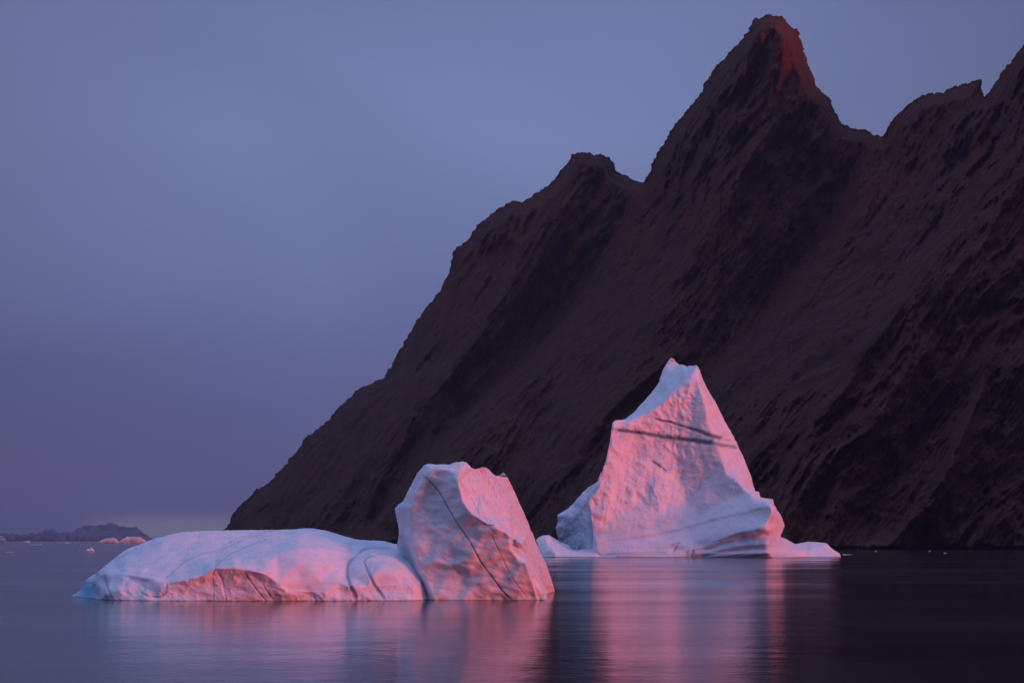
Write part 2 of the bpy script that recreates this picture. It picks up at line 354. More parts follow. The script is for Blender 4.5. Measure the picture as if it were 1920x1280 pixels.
def rock_mat(name):
    m, t, b, N, L = new_mat(name); tc = N('ShaderNodeTexCoord')
    def mapped(ang, sc):
        v = N('ShaderNodeMapping'); v.inputs['Rotation'].default_value = (0, ang, 0); v.inputs['Scale'].default_value = sc; L(tc.outputs['Object'], v.inputs[0]); return v
    def nz(vec, s, d, r, dist=0):
        n = N('ShaderNodeTexNoise'); n.inputs['Scale'].default_value = s; n.inputs['Detail'].default_value = d; n.inputs['Roughness'].default_value = r; n.inputs['Distortion'].default_value = dist
        L(vec.outputs[0], n.inputs['Vector']); return n
    def rng(src, a, bb, c, d):
        r = N('ShaderNodeMapRange'); r.inputs[1].default_value = a; r.inputs[2].default_value = bb; r.inputs[3].default_value = c; r.inputs[4].default_value = d; L(src, r.inputs[0]); return r
    def mix(fac, a, bcol):
        x = N('ShaderNodeMix'); x.data_type = 'RGBA'; L(fac, x.inputs[0])
        if hasattr(a, 'is_linked'): L(a, x.inputs[6])
        else: x.inputs[6].default_value = a
        x.inputs[7].default_value = bcol; return x.outputs[2]
    # strata dip: streaks run from upper right to lower left
    v1 = mapped(R(-36), (1, .5, .16)); v0 = mapped(0, (1, 1, 1)); v2 = mapped(R(-52), (1, .5, .12))
    def rid(vec, sc_, d, r, dist=0):
        n = nz(vec, sc_, d, r, dist); n.noise_type = 'RIDGED_MULTIFRACTAL'; n.normalize = True
        n.inputs['Offset'].default_value = .9; n.inputs['Gain'].default_value = 1.6; return n
    v3 = mapped(R(-40), (1, .6, .09))
    st = nz(v1, .018, 10, .68, .7); st2 = nz(v2, .05, 8, .72, .4); fine = nz(v3, .16, 6, .7, .3); grain = nz(v0, .13, 6, .7)
    crk = rid(v1, .022, 8, .6, .5); tone = nz(v0, .0028, 4, .55, .5)
    col = mix(rng(st.outputs[0], .36, .66, 0, 1).outputs[0], (0.0340, 0.0143, 0.0096, 1), (0.1160, 0.0512, 0.0338, 1))
    veg = nz(v0, .0075, 8, .66, .8)
    col = mix(rng(veg.outputs[0], .47, .62, 0, .8).outputs[0], col, (0.1000, 0.0434, 0.0111, 1))
    col = mix(rng(fine.outputs[0], .48, .70, 0, .65).outputs[0], col, (0.2100, 0.1054, 0.0728, 1))
    col = mix(rng(st2.outputs[0], .56, .70, 0, .6).outputs[0], col, (0.2500, 0.1271, 0.0910, 1))
    col = mix(rng(grain.outputs[0], .42, .30, 0, .35).outputs[0], col, (0.0240, 0.0112, 0.0078, 1))
    col = mix(rng(crk.outputs[0], .42, .75, 0, .45).outputs[0], col, (.15, .088, .070, 1))
    col = mix(rng(crk.outputs[0], .30, .12, 0, .55).outputs[0], col, (.020, .011, .008, 1))
    z = N('ShaderNodeSeparateXYZ'); L(tc.outputs['Object'], z.inputs[0])
    # paler bare slabs low on the near end of the wall
    sb = N('ShaderNodeMath'); sb.operation = 'MULTIPLY_ADD'; sb.inputs[1].default_value = -.9; L(z.outputs[2], sb.inputs[0]); L(z.outputs[0], sb.inputs[2])
    sw = N('ShaderNodeMath'); sw.operation = 'MULTIPLY_ADD'; sw.inputs[1].default_value = 260; L(tone.outputs[0], sw.inputs[0]); L(sb.outputs[0], sw.inputs[2])
    s1 = rng(sw.outputs[0], 210, 330, 0, 1); s2 = rng(st2.outputs[0], .34, .66, .1, 1)
    sm_ = N('ShaderNodeMath'); sm_.operation = 'MULTIPLY'; L(s1.outputs[0], sm_.inputs[0]); L(s2.outputs[0], sm_.inputs[1])
    sm2 = N('ShaderNodeMath'); sm2.operation = 'MULTIPLY'; sm2.inputs[1].default_value = .62; L(sm_.outputs[0], sm2.inputs[0])
    col = mix(sm2.outputs[0], col, (.30, .20, .17, 1))
    sh = rng(z.outputs[2], 15, 3, 0, 1); sg = rng(grain.outputs[0], .45, .6, 0, .8)
    sm3 = N('ShaderNodeMath'); sm3.operation = 'MULTIPLY'; L(sh.outputs[0], sm3.inputs[0]); L(sg.outputs[0], sm3.inputs[1])
    col = mix(sm3.outputs[0], col, (.22, .15, .12, 1))
    # red-brown tone mixed in by height, up by the summits
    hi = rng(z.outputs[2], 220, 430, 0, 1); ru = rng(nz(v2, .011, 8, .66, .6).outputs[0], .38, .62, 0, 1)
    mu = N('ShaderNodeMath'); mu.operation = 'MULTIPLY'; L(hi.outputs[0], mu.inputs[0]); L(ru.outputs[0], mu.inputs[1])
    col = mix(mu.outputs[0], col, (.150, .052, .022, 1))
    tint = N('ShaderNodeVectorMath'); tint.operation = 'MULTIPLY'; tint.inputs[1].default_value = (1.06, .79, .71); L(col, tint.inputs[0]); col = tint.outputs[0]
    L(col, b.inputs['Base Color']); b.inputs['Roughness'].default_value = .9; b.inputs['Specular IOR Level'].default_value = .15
    ad = N('ShaderNodeMath'); ad.operation = 'ADD'; L(st.outputs[0], ad.inputs[0])
    m5 = N('ShaderNodeMath'); m5.operation = 'MULTIPLY'; m5.inputs[1].default_value = .35; L(st2.outputs[0], m5.inputs[0]); L(m5.outputs[0], ad.inputs[1])
    bp = N('ShaderNodeBump'); bp.inputs['Strength'].default_value = .9; bp.inputs['Distance'].default_value = 30; L(ad.outputs[0], bp.inputs['Height']); 
    b3 = N('ShaderNodeBump'); b3.inputs['Strength'].default_value = .9; b3.inputs['Distance'].default_value = 12; L(fine.outputs[0], b3.inputs['Height']); L(bp.outputs[0], b3.inputs['Normal'])
    b4 = N('ShaderNodeBump'); b4.inputs['Strength'].default_value = .8; b4.inputs['Distance'].default_value = 14; L(crk.outputs[0], b4.inputs['Height']); L(b3.outputs[0], b4.inputs['Normal'])
    L(b4.outputs[0], b.inputs['Normal'])
    return m
ROCK = rock_mat('mountain_rock')
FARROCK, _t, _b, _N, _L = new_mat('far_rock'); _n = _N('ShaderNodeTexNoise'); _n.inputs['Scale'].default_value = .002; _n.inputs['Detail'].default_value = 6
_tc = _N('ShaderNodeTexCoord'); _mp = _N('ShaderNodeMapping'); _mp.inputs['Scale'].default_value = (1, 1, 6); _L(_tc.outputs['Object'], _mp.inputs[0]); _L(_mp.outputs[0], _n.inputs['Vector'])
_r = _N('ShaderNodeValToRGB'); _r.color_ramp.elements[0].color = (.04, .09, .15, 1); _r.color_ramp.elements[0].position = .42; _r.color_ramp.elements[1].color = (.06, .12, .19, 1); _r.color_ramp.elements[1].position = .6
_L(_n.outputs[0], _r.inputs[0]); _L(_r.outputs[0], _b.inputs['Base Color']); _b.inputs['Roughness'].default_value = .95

def water_mat():
    m, t, b, N, L = new_mat('water'); tc = N('ShaderNodeTexCoord')
    b.inputs['Base Color'].default_value = (.018, .012, .020, 1); b.inputs['IOR'].default_value = 1.333; b.inputs['Specular IOR Level'].default_value = .5
    def nz(s, d, r, sc=(1, 1, 1)):
        v = N('ShaderNodeMapping'); v.inputs['Scale'].default_value = sc; L(tc.outputs['Object'], v.inputs[0])
        n = N('ShaderNodeTexNoise'); n.inputs['Scale'].default_value = s; n.inputs['Detail'].default_value = d; n.inputs['Roughness'].default_value = r; L(v.outputs[0], n.inputs['Vector']); return n
    fine = nz(1.3, 3, .55); swell = nz(.22, 3, .5, (1, .8, 1))
    patch = nz(.02, 4, .6, (.35, 1.0, 1))
    pr = N('ShaderNodeMapRange'); pr.inputs[1].default_value = .38; pr.inputs[2].default_value = .62; pr.inputs[3].default_value = .07; pr.inputs[4].default_value = .15; L(patch.outputs[0], pr.inputs[0]); L(pr.outputs[0], b.inputs['Roughness'])
    b1 = N('ShaderNodeBump'); b1.inputs['Strength'].default_value = 1; b1.inputs['Distance'].default_value = .018; L(fine.outputs[0], b1.inputs['Height'])
    b2 = N('ShaderNodeBump'); b2.inputs['Strength'].default_value = 1; b2.inputs['Distance'].default_value = .045; L(swell.outputs[0], b2.inputs['Height']); L(b1.outputs[0], b2.inputs['Normal'])
    L(b2.outputs[0], b.inputs['Normal'])
    return m

# ------------------------------------------------------------------ water
me = bpy.data.meshes.new('water'); WX, WY0, WY1 = 14000, -1500, 23500
me.from_pydata([(-WX, WY0, 0), (WX, WY0, 0), (WX, WY1, 0), (-WX, WY1, 0)], [], [(0, 1, 2, 3)])
wo = bpy.data.objects.new('water', me); COL.objects.link(wo); me.materials.append(water_mat()); tag(wo, kind='structure')

# ------------------------------------------------------------------ mountain (offsets are metres of distance)
def mtn():
    O = [(392, 1018, 3450), (405, 1008, 3430), (425, 988, 3400), (433, 970, 3390), (450, 948, 3380), (475, 925, 3370), (487, 915, 3360), (510, 898, 3360), (533, 875, 3350), (540, 865, 3350), (560, 842, 3340),
         (572, 820, 3340), (590, 806, 3330), (608, 795, 3330), (630, 768, 3320), (650, 748, 3310), (675, 726, 3310), (700, 718, 3300), (719, 708, 3300), (738, 678, 3300), (760, 636, 3290),
         (775, 612, 3290), (795, 582, 3280), (815, 560, 3280), (830, 535, 3280), (845, 500, 3280), (848, 472, 3280), (860, 462, 3280), (880, 447, 3270), (884, 436, 3270),
         (905, 414, 3270), (925, 398, 3270), (948, 382, 3260), (966, 376, 3260), (978, 380, 3260), (1000, 364, 3250), (1028, 347, 3240), (1045, 330, 3240), (1062, 308, 3230), (1075, 289, 3230),
         (1090, 284, 3220), (1110, 288, 3220), (1133, 291, 3210), (1147, 302, 3210), (1158, 322, 3200), (1175, 330, 3200), (1195, 339, 3190), (1207, 342, 3150),
         (1218, 325, 2950), (1225, 300, 2920), (1240, 275, 2900), (1262, 240, 2880), (1290, 205, 2860), (1310, 180, 2850), (1325, 150, 2830), (1338, 130, 2820), (1360, 108, 2800), (1385, 82, 2780), (1400, 62, 2770), (1413, 38, 2760),
         (1440, 28, 2750), (1465, 30, 2750), (1475, 43, 2740), (1497, 60, 2740), (1502, 75, 2740), (1510, 105, 2740), (1522, 135, 2735), (1532, 165, 2730), (1554, 182, 2725), (1563, 205, 2720), (1578, 232, 2710),
         (1595, 240, 2700), (1620, 243, 2680), (1652, 257, 2660), (1660, 250, 2560), (1675, 222, 2540), (1700, 200, 2520), (1718, 185, 2500), (1740, 175, 2480), (1762, 173, 2460), (1790, 162, 2440), (1815, 157, 2420), (1833, 149, 2400), (1840, 150, 2400),
         (1842, 172, 2390), (1846, 182, 2300), (1862, 160, 2280), (1880, 132, 2260), (1900, 110, 2230), (1913, 92, 2210), (1935, 70, 2200), (1990, 20, 2150), (2080, -60, 2100), (2200, -30, 2000), (2400, 150, 1900),
         (2400, 1030, 1410), (2380, 1047, 1410), (1700, 1047, 1440), (1500, 1045, 1455), (1250, 1042, 1600), (900, 1036, 2200), (600, 1032, 2800), (392, 1026, 3400)]
    lines = [
        [(1207, 352, 3020), (1160, 470, 2900), (1120, 560, 2800), (1060, 640, 2700), (960, 730, 2600), (890, 800, 2520), (820, 880, 2460), (760, 980, 2430)],
        [(1180, 400, 3150), (1110, 520, 3080), (1010, 640, 3000), (900, 740, 2900), (800, 850, 2820), (700, 980, 2760)],
        [(1100, 300, 3190), (1030, 430, 3080), (960, 540, 3000), (880, 640, 2920), (800, 740, 2860), (700, 860, 2850), (600, 960, 2880)],
        [(1050, 350, 3230), (950, 470, 3180), (870, 560, 3120), (790, 680, 3090), (700, 770, 3090), (600, 880, 3100), (520, 980, 3150)],
        [(1446, 50, 2735), (1452, 120, 2672), (1440, 200, 2620), (1410, 270, 2575), (1375, 340, 2540), (1330, 420, 2480), (1270, 540, 2390), (1200, 650, 2290), (1130, 770, 2180), (1040, 900, 2120)],
        [(1300, 260, 2850), (1250, 400, 2800), (1190, 520, 2720), (1110, 660, 2600), (1020, 780, 2480), (930, 900, 2400)],
        [(1530, 180, 2700), (1512, 270, 2650), (1490, 380, 2560), (1430, 480, 2450), (1370, 580, 2350)],
        [(1655, 290, 2560), (1620, 370, 2450), (1590, 440, 2340), (1500, 560, 2200), (1430, 650, 2080), (1330, 760, 1950), (1240, 880, 1880)],
        [(1600, 290, 2660), (1560, 400, 2600), (1480, 520, 2450), (1390, 640, 2300), (1300, 760, 2130)],
        [(1838, 200, 2320), (1790, 290, 2260), (1730, 390, 2180), (1660, 500, 2060), (1580, 600, 1960), (1490, 720, 1850), (1400, 840, 1740)],
        [(1760, 220, 2440), (1700, 330, 2380), (1640, 430, 2280), (1560, 540, 2180), (1460, 680, 2000)],
        [(2000, 200, 1980), (1900, 320, 1900), (1810, 420, 1840), (1740, 500, 1790), (1650, 610, 1720), (1560, 740, 1650), (1500, 860, 1590)],
        [(1900, 220, 2200), (1830, 340, 2120), (1760, 440, 2040), (1670, 550, 1940), (1590, 670, 1830)],
        [(1980, 600, 1650), (1880, 720, 1590), (1780, 820, 1550), (1700, 920, 1510)],
        [(2050, 850, 1520), (1930, 900, 1490), (1850, 935, 1475), (1760, 990, 1465)],
    ]
    foot = [(480, 1020.3), (600, 1021), (800, 1022.5), (1000, 1024), (1130, 1025.5), (1250, 1027), (1400, 1028.4), (1500, 1028.2), (1600, 1028.7), (1720, 1028.3), (1850, 1028.9), (2000, 1028.8), (2350, 1029)]
    foot = [(x, y, water_D(y)) for x, y in foot]; lines += [foot, [(x, y+7, d) for x, y, d in foot]]
    pts = [(1300, 970, 1680), (1600, 970, 1500), (1150, 960, 1900), (1450, 960, 1560)]
    def dl(XY):
        # buttresses and couloirs that run down the dip, in metres
        x = (XY[:, 0]-960)*.65; z = (1013-XY[:, 1])*.65
        c, s = math.cos(R(37)), math.sin(R(37))
        a = x*c-z*s; b = x*s+z*c      # b runs along the streaks
        c2, s2 = math.cos(R(18)), math.sin(R(18)); a2 = x*c2-z*s2; b2 = x*s2+z*c2
        r = np.zeros(len(XY))
        for i in range(len(XY)):
            wob = 26*noise.noise(Vector((x[i]/130, z[i]/130, 5)))
            up = min(1, max(0, (z[i]-280)/200))
            v = 54*ridged(((a[i]+wob)/125, b[i]/520, 1), 3, .5)*(1-up)+62*ridged(((a2[i]+wob)/95, b2[i]/330, 4), 5, .62)*up
            v += (18+6*up)*ridged(((a[i]+wob)/42, b[i]/190, 9), 4, .62)+(7+3*up)*ridged((a[i]/11, b[i]/60, 2), 3, .6)
            v += 9*ridged((x[i]/36, z[i]/46, 7), 4, .62)
            r[i] = -v*.95
        return r
    o = relief('mountain', O, lines, pts, D0=0.0, unit=1.0, spacing=2.7, back=900, jitter=1.9, jlen=8, smooth=30, depth_layers=[dl], edge=26, seed=5, mat=ROCK, back_sp=45)
    tag(o, kind='structure'); return o
mtn()

# ridge added out of frame to keep the low sun off the lower slopes
def shade_ridge():
    nx, ny = 120, 110; V = []
    for j in range(ny+1):
        y = 250+1900*j/ny
        for i in range(nx+1):
            k = min(1, max(0, (y-1080)/380)); k = k*k*(3-2*k); x0 = 1050+.12*(y-250)-620*k
            x = x0+(1500+620*k)*i/nx; u = i/nx; v = j/ny
            h = 700*min(1, u*4.5)**.8*min(1, (1-u)*2)*min(1, v*5)**.8*min(1, (1-v)*3)**.7
            h *= 1+.12*ridged((x/420, y/420, 3), 5, .5)-.1
            V.append((x+20*noise.noise(Vector((x/90, y/90, 1))), y, h-14))
    Fc = [(j*(nx+1)+i, j*(nx+1)+i+1, (j+1)*(nx+1)+i+1, (j+1)*(nx+1)+i) for j in range(ny) for i in range(nx)]
    me = bpy.data.meshes.new('shade_ridge'); me.from_pydata(V, [], Fc); me.polygons.foreach_set('use_smooth', [True]*len(Fc)); me.materials.append(ROCK)
    o = bpy.data.objects.new('shade_ridge', me); COL.objects.link(o); tag(o, kind='structure')
shade_ridge()

# ------------------------------------------------------------------ distant hills
def far_hills():
    # seen far down the fjord
    D = 21000
    O = [(-60, 1016), (-60, 1002), (-20, 998), (20, 1003), (45, 1004), (75, 999), (100, 994), (115, 1000), (135, 999), (146, 992), (165, 985.5), (175, 988), (195, 984), (212, 982), (225, 987), (240, 990), (256, 989), (266, 996), (280, 1006), (292, 1013), (300, 1016), (300, 1020), (-60, 1020)]
    O = [(x, y, 0) for x, y in O]
    pts = [(x, y, -90-30*math.sin(x*.13)-(y-990)*5) for x in range(-50, 280, 22) for y in (1005, 1012) if 1] + [(190, 994, -20), (230, 996, -25), (160, 996, -20)]
    o = relief('far_hills', O, [], pts, D0=D, spacing=1.5, back=300, jitter=.7, jlen=7, layers=[('r', 20, 5, (1, 1, .5), 3)], edge=3, seed=8, mat=FARROCK, back_sp=14)
    tag(o, kind='structure')
far_hills()

# ------------------------------------------------------------------ front iceberg
D1 = water_D(1125)
def wo1(y): return (water_D(y)-D1)/S1
def wy1(off): return water_y(D1+off*S1)
front = empty('iceberg', (-18, D1+3, 0))
tag(front, 'low domed iceberg joined to an upright slanting block streaked by a dark line', 'iceberg')
def dome():
    foot = [(132, 262), (148, 215), (165, 150), (188, 55), (214, 12), (232, -5), (262, -22), (300, -32), (345, -36), (400, -38), (460, -38), (520, -40), (580, -38), (640, -36), (700, -32), (745, -28), (776, -20), (790, 6), (808, 60)]
    footl = [(x, wy1(o), o) for x, o in foot]
    O = [footl[0], (142, 1112, 262), (150, 1106, 262), (156, 1098, 262), (158, 1090, 262), (166, 1082, 262), (180, 1075, 265), (190, 1066, 268), (203, 1055, 272), (215, 1046, 275), (228, 1036, 278), (242, 1027, 280), (270, 1017, 285), (290, 1009, 288), (315, 1002, 290), (350, 996, 295), (385, 994.5, 298), (420, 994, 300), (480, 993, 300), (520, 993, 298),
         (545, 992, 296), (562, 990.5, 295), (580, 989.8, 292), (600, 992, 288), (618, 996, 284), (640, 1003, 280), (665, 1010, 276), (700, 1012.5, 272), (722, 1014, 268), (745, 1020, 262), (770, 1034, 210), (790, 1052, 160), (804, 1080, 110), footl[-1]]
    O += [(x, y+15, o) for x, y, o in reversed(footl)]
    brow = [(170, 1088, 220), (186, 1078, 160), (200, 1073, 110), (232, 1076, 55), (262, 1080, 25), (289, 1086, 0), (313, 1092, -20), (345, 1086, -34), (380, 1078, -40), (403, 1064, -40)]
    brow2 = [(416, 1064, -43), (440, 1062, -47), (462, 1066, -50), (485, 1071, -51), (505, 1080, -51), (522, 1092, -50), (538, 1110, -47)]
    under = [(300, 1100, -24), (345, 1098, -30), (385, 1092, -30), (412, 1080, -28), (440, 1077, -38), (470, 1080, -40), (500, 1092, -42), (520, 1106, -44)]
    lobe = [(664, 1042, 70), (672, 1062, 20), (680, 1085, -18), (694, 1092, -34), (715, 1090, -30), (740, 1092, -22), (768, 1088, -6)]
    lines = [brow, brow2, under, footl[1:-1], [(663, 1100, -36), (690, 1099, -22), (720, 1104, -16), (755, 1100, -8), (778, 1096, 0)]]
    pts = [(185, 1098, 90), (205, 1100, 40), (225, 1108, 12), (250, 1100, 12), (280, 1108, -12), (260, 1092, 22), (175, 1105, 150), (160, 1108, 215), (200, 1112, 30),
           (235, 1050, 175), (270, 1050, 130), (300, 1030, 190), (320, 1060, 70), (350, 1030, 170), (380, 1050, 70), (405, 1040, 105), (415, 1020, 190), (470, 1010, 220), (440, 1040, 60), (470, 1045, 20), (520, 1040, 10), (560, 1025, 45), (520, 1015, 150), (560, 1005, 190),
           (560, 1055, -16), (600, 1030, 50), (590, 1060, -12), (560, 1085, -30), (600, 1090, -28), (600, 1010, 190), (640, 1030, 120), (635, 1060, 30), (635, 1090, -22), (655, 1050, 75), (655, 1080, 10), (700, 1030, 130), (690, 1050, 50), (720, 1060, 10), (750, 1060, 30), (740, 1040, 100), (700, 1075, -12), (740, 1078, -4), (620, 1112, -38), (580, 1108, -37),
           (350, 1112, -32), (420, 1105, -32), (470, 1112, -36)]
    bands = [  # cracks: line, half width start/end, groove depth, tint
        ([(417, 1022), (440, 1012), (470, 1000), (520, 994)], 1.2, 1.0, 1, .28),
        ([(308, 1085), (318, 1077), (330, 1065), (348, 1052), (380, 1037), (410, 1030), (430, 1022), (470, 1008), (500, 998)], 1.5, .9, 2, .35),
        ([(313, 1094), (311, 1110), (300, 1119), (275, 1116), (262, 1108)], 1.7, 1.0, 3, .45),
        ([(399, 1125), (401, 1110), (399, 1090), (399, 1076), (405, 1060), (412, 1052), (430, 1038), (460, 1024), (500, 1010)], 1.0, 1.2, 2, .4),
        ([(424, 1125), (421, 1105), (416, 1085), (408, 1072)], 1.1, 1.1, 2, .4),
        ([(498, 1125), (485, 1110), (470, 1090), (458, 1073)], 1.4, 1.0, 4, .35),
        ([(512, 1124), (500, 1108), (492, 1094)], 1.2, .8, 3, .3),
        ([(668, 1125), (663, 1112), (656, 1096), (650, 1078), (651, 1062), (656, 1050), (668, 1040), (682, 1030), (700, 1026), (735, 1028)], 4.2, 1.0, 7, .45),
        ([(722, 1125), (712, 1110), (702, 1098), (694, 1080), (688, 1066), (682, 1052), (690, 1045), (720, 1037)], 3.2, .8, 5, .45),
        ([(212, 1124), (204, 1108), (198, 1092), (195, 1078)], 2.2, 2.4, 5, .5),
        ([(176, 1120), (172, 1105), (176, 1094)], 1.2, 1.2, 4, .35),
        ([(255, 1027), (235, 1038), (215, 1052)], 1.2, .9, 2, .3),
    ]
    blue = [(163, 1108, 30, 32, .95), (190, 1085, 12, 18, .45), (182, 1076, 8, 8, .8), (408, 1058, 8, 18, .35), (690, 1020, 50, 14, .3), (655, 1065, 10, 45, .35)]
    def dl(XY):
        r = np.zeros(len(XY))
        for i, (x, y) in enumerate(XY):
            br = np.interp(x, [160, 200, 289, 313, 403, 440, 505, 540, 600, 680, 780], [1080, 1073, 1086, 1092, 1066, 1064, 1082, 1106, 1108, 1096, 1092])
            t = min(1, max(0, (y-br)/6))
            if t > 0:
                q = (x/26+y/60, y/22-x/70, 2)
                r[i] = -t*(2.8*ridged(q, 3, .42)-1+5*noise.noise(Vector((x/50, y/20, 9)))+.4*fbm((x/6, y/5, 1), 2))+t*1.5
            else:
                r[i] = 4*noise.noise(Vector((x/70, y/18, 3)))
        return r
    relief('ice_dome', O, lines, pts, D0=D1, spacing=1.5, back=160, jitter=.5, jlen=14, smooth=14, depth_layers=[dl],
           smooth_keep=lambda XY: np.where(XY[:, 1] > np.interp(XY[:, 0], [160, 200, 289, 313, 403, 440, 505, 540, 600, 680, 780], [1070, 1070, 1082, 1086, 1060, 1058, 1076, 1100, 1085, 1080, 1080]), .22, 1),
           layers=[('f', 60, 2.2, (1, 1, 1), 3), ('f', 9, .35, (1, 1, 1), 3)], bands=bands, blue=blue, edge=5, seed=11, mat=ICE_DOME, parent=front, back_sp=14)
dome()

def block():
    def f(x, off): return (x, wy1(off), off)
    O = [(744, 1022, 130), (747, 1005, 130), (748, 990, 128), (744, 975, 128), (742, 962, 128), (741, 952, 128), (746, 946, 128), (755, 940, 126), (761, 928, 126), (767, 917, 124), (774, 903, 122), (781, 889, 118), (788, 880, 114), (795, 872, 110), (803, 869, 108), (818, 870.5, 100), (842, 870.5, 90), (853, 867, 88), (865, 864.5, 88), (875, 866, 88), (884, 877, 92), (893, 879, 100), (903, 875, 115), (913, 877, 130), (924, 887.5, 150), (930, 892, 165), (936, 891.5, 190), (944, 884.5, 230), (951, 893, 245),
         (964, 920, 270), (980, 955.5, 300), (992, 983.6, 335), (1003.6, 1014, 380), (1017, 1042, 430), (1026, 1062, 470), (1032, 1080, 500), (1038, 1100, 545), (1040, 1109, 572), (1039, 1112, 574), (1036, 1128, 574), (1028, 1140, 60), (1006, 1142, -2), (813, 1142, -2), (790, 1140, 60), (775, 1120, 130), (760, 1070, 130)]
    C1 = [(863, 885, 22), (860, 906, 8), (867, 939, 2), (884, 962, -6), (899, 971, -9), (914, 981, -12), (928, 985, -14), (940, 990, -15), (951, 998, -17), (959, 1005, -17), (968, 1011, -19), (976, 1019, -20), (985, 1054, -16), (996, 1087, -9), (1006, wy1(-2), -2), (1006, 1142, -2)]
    C1 = [(x, y, o-12*min(1, max(0, (y-900)/60))*min(1, max(0, (1120-y)/40))) for x, y, o in C1]
    C2 = [(797, 892, 84), (781, 920, 88), (772, 950, 90), (770, 985, 84), (774, 1019, 70), (786, 1061, 48), (797, 1084, 32), (813, wy1(0), 0), (813, 1142, -2)]
    TOP = [(797, 892, 84), (806, 878, 92), (820, 876, 74), (842, 880, 46), (863, 885, 22)]
    ledge = [(786, 1061, 48), (804, 1057, 36), (821, 1055, 22), (840, 1058, 10), (856, 1058, 2), (868, 1066, -2), (879, 1068, -6), (888, 1060, -10), (905, 1054, -15), (922, 1046, -19), (935, 1036, -21), (958, 1028, -22)]
    led2 = [(791, 1070, 52), (821, 1064, 38), (856, 1068, 18), (879, 1077, 8), (905, 1066, 0), (935, 1050, -8)]
    R2 = [(884, 882, 88), (905, 925, 74), (930, 965, 62), (958, 1000, 52), (985, 1040, 40), (1008, 1085, 26), (1022, 1115, 6), (1026.5, wy1(-4), -4)]
    R3 = [(964, 1003, 100), (989, 1041, 150), (1011.5, 1084, 230), (1024.5, 1108, 420), (1029, 1122, 480)]
    lines = [C1, C2, TOP, ledge, led2, R2, R3, [(815, 926, 66), (830, 935, 44), (842, 955, 30), (835, 975, 36), (822, 965, 50)], [(902, 1090, -4), (925, 1085, -10), (945, 1112, -8), (960, 1080, -17), (975, 1050, -22)],
             [(913, 880, 128), (935, 925, 118), (955, 960, 120), (985, 1010, 150), (1010, 1060, 240), (1026, 1095, 400)]]
    pts = [(845, 1090, 10), (870, 1100, 2), (840, 1110, 4), (900, 1110, -2), (810, 1090, 34), (970, 1100, -14), (800, 980, 72), (800, 1030, 52), (840, 1020, 22), (870, 1000, 4), (900, 1010, -14), (930, 1010, -16), (830, 900, 56), (850, 920, 20), (790, 930, 84), (860, 965, 6), (850, 1040, 18), (890, 1035, -12)]
    sc_ = lambda L_: [(x, y, o*.78 if o > 0 else o) for x, y, o in L_]
    C2, TOP, ledge, led2, pts = map(sc_, (C2, TOP, ledge, led2, pts)); lines[1:5] = [C2, TOP, ledge, led2]
    bands = [([(790, 888), (800, 896), (809, 905), (817, 913), (825.5, 925), (834, 939), (842, 955), (852, 971), (861, 986), (869, 997), (875, 1006), (882, 1017), (889, 1030), (896, 1043), (903, 1056), (912, 1068), (921.5, 1080), (931, 1093), (940, 1105), (950, 1116), (959, 1125)], 1.1, 1.5, 2, .95),
             ([(921.5, 1002), (929, 1020), (935.6, 1035), (945, 1054), (954, 1072.6), (972, 1100), (992, 1124)], .8, 1.0, 1.5, .4),
             ([(752, 1000), (765, 1040), (780, 1080), (800, 1124)], 7, 9, 10, .25)]
    def dl(XY):
        r = np.zeros(len(XY)); cx = [c[0] for c in C1]; cy = [c[1] for c in C1]
        for i, (x, y) in enumerate(XY):
            xc = np.interp(y, cy, cx)
            if x < xc+2:
                v = 9*noise.noise(Vector((x/40+y/90, y/36, 1)))+3.4*noise.noise(Vector((x/18+y/40, y/13, 5)))+1.2*ridged((x/30-y/50, y/20, 6), 2, .5)+.2*fbm((x/8, y/6, 4), 3)
                r[i] = v*min(1, max(0, (xc-x)/12+.1))
            else:
                u = x*.9-y*.42
                r[i] = 13*ridged((u/34, (x*.42+y)/300, 2), 2, .45)+2*fbm((x/9, y/12, 3), 2, .5)
        return r
    relief('ice_block', O, lines, pts, D0=D1, spacing=1.45, back=220, jitter=.55, jlen=9, smooth=7, smooth_keep=lambda XY: np.where(XY[:, 0] > np.interp(XY[:, 1], [c[1] for c in C1], [c[0] for c in C1])-1, .12, 1), depth_layers=[dl], layers=[('f', 7, .15, (1, 1, 1), 3)],
           bands=bands, blue=[(750, 1060, 26, 60, .35), (800, 1100, 14, 40, .25), (755, 960, 14, 40, .2)], edge=5, seed=21, mat=ICE_BLOCK, parent=front, back_sp=14,
           ripple=lambda XY: np.clip((XY[:, 0]-np.interp(XY[:, 1], [c[1] for c in C1], [c[0] for c in C1]))/3, 0, 1))
block()

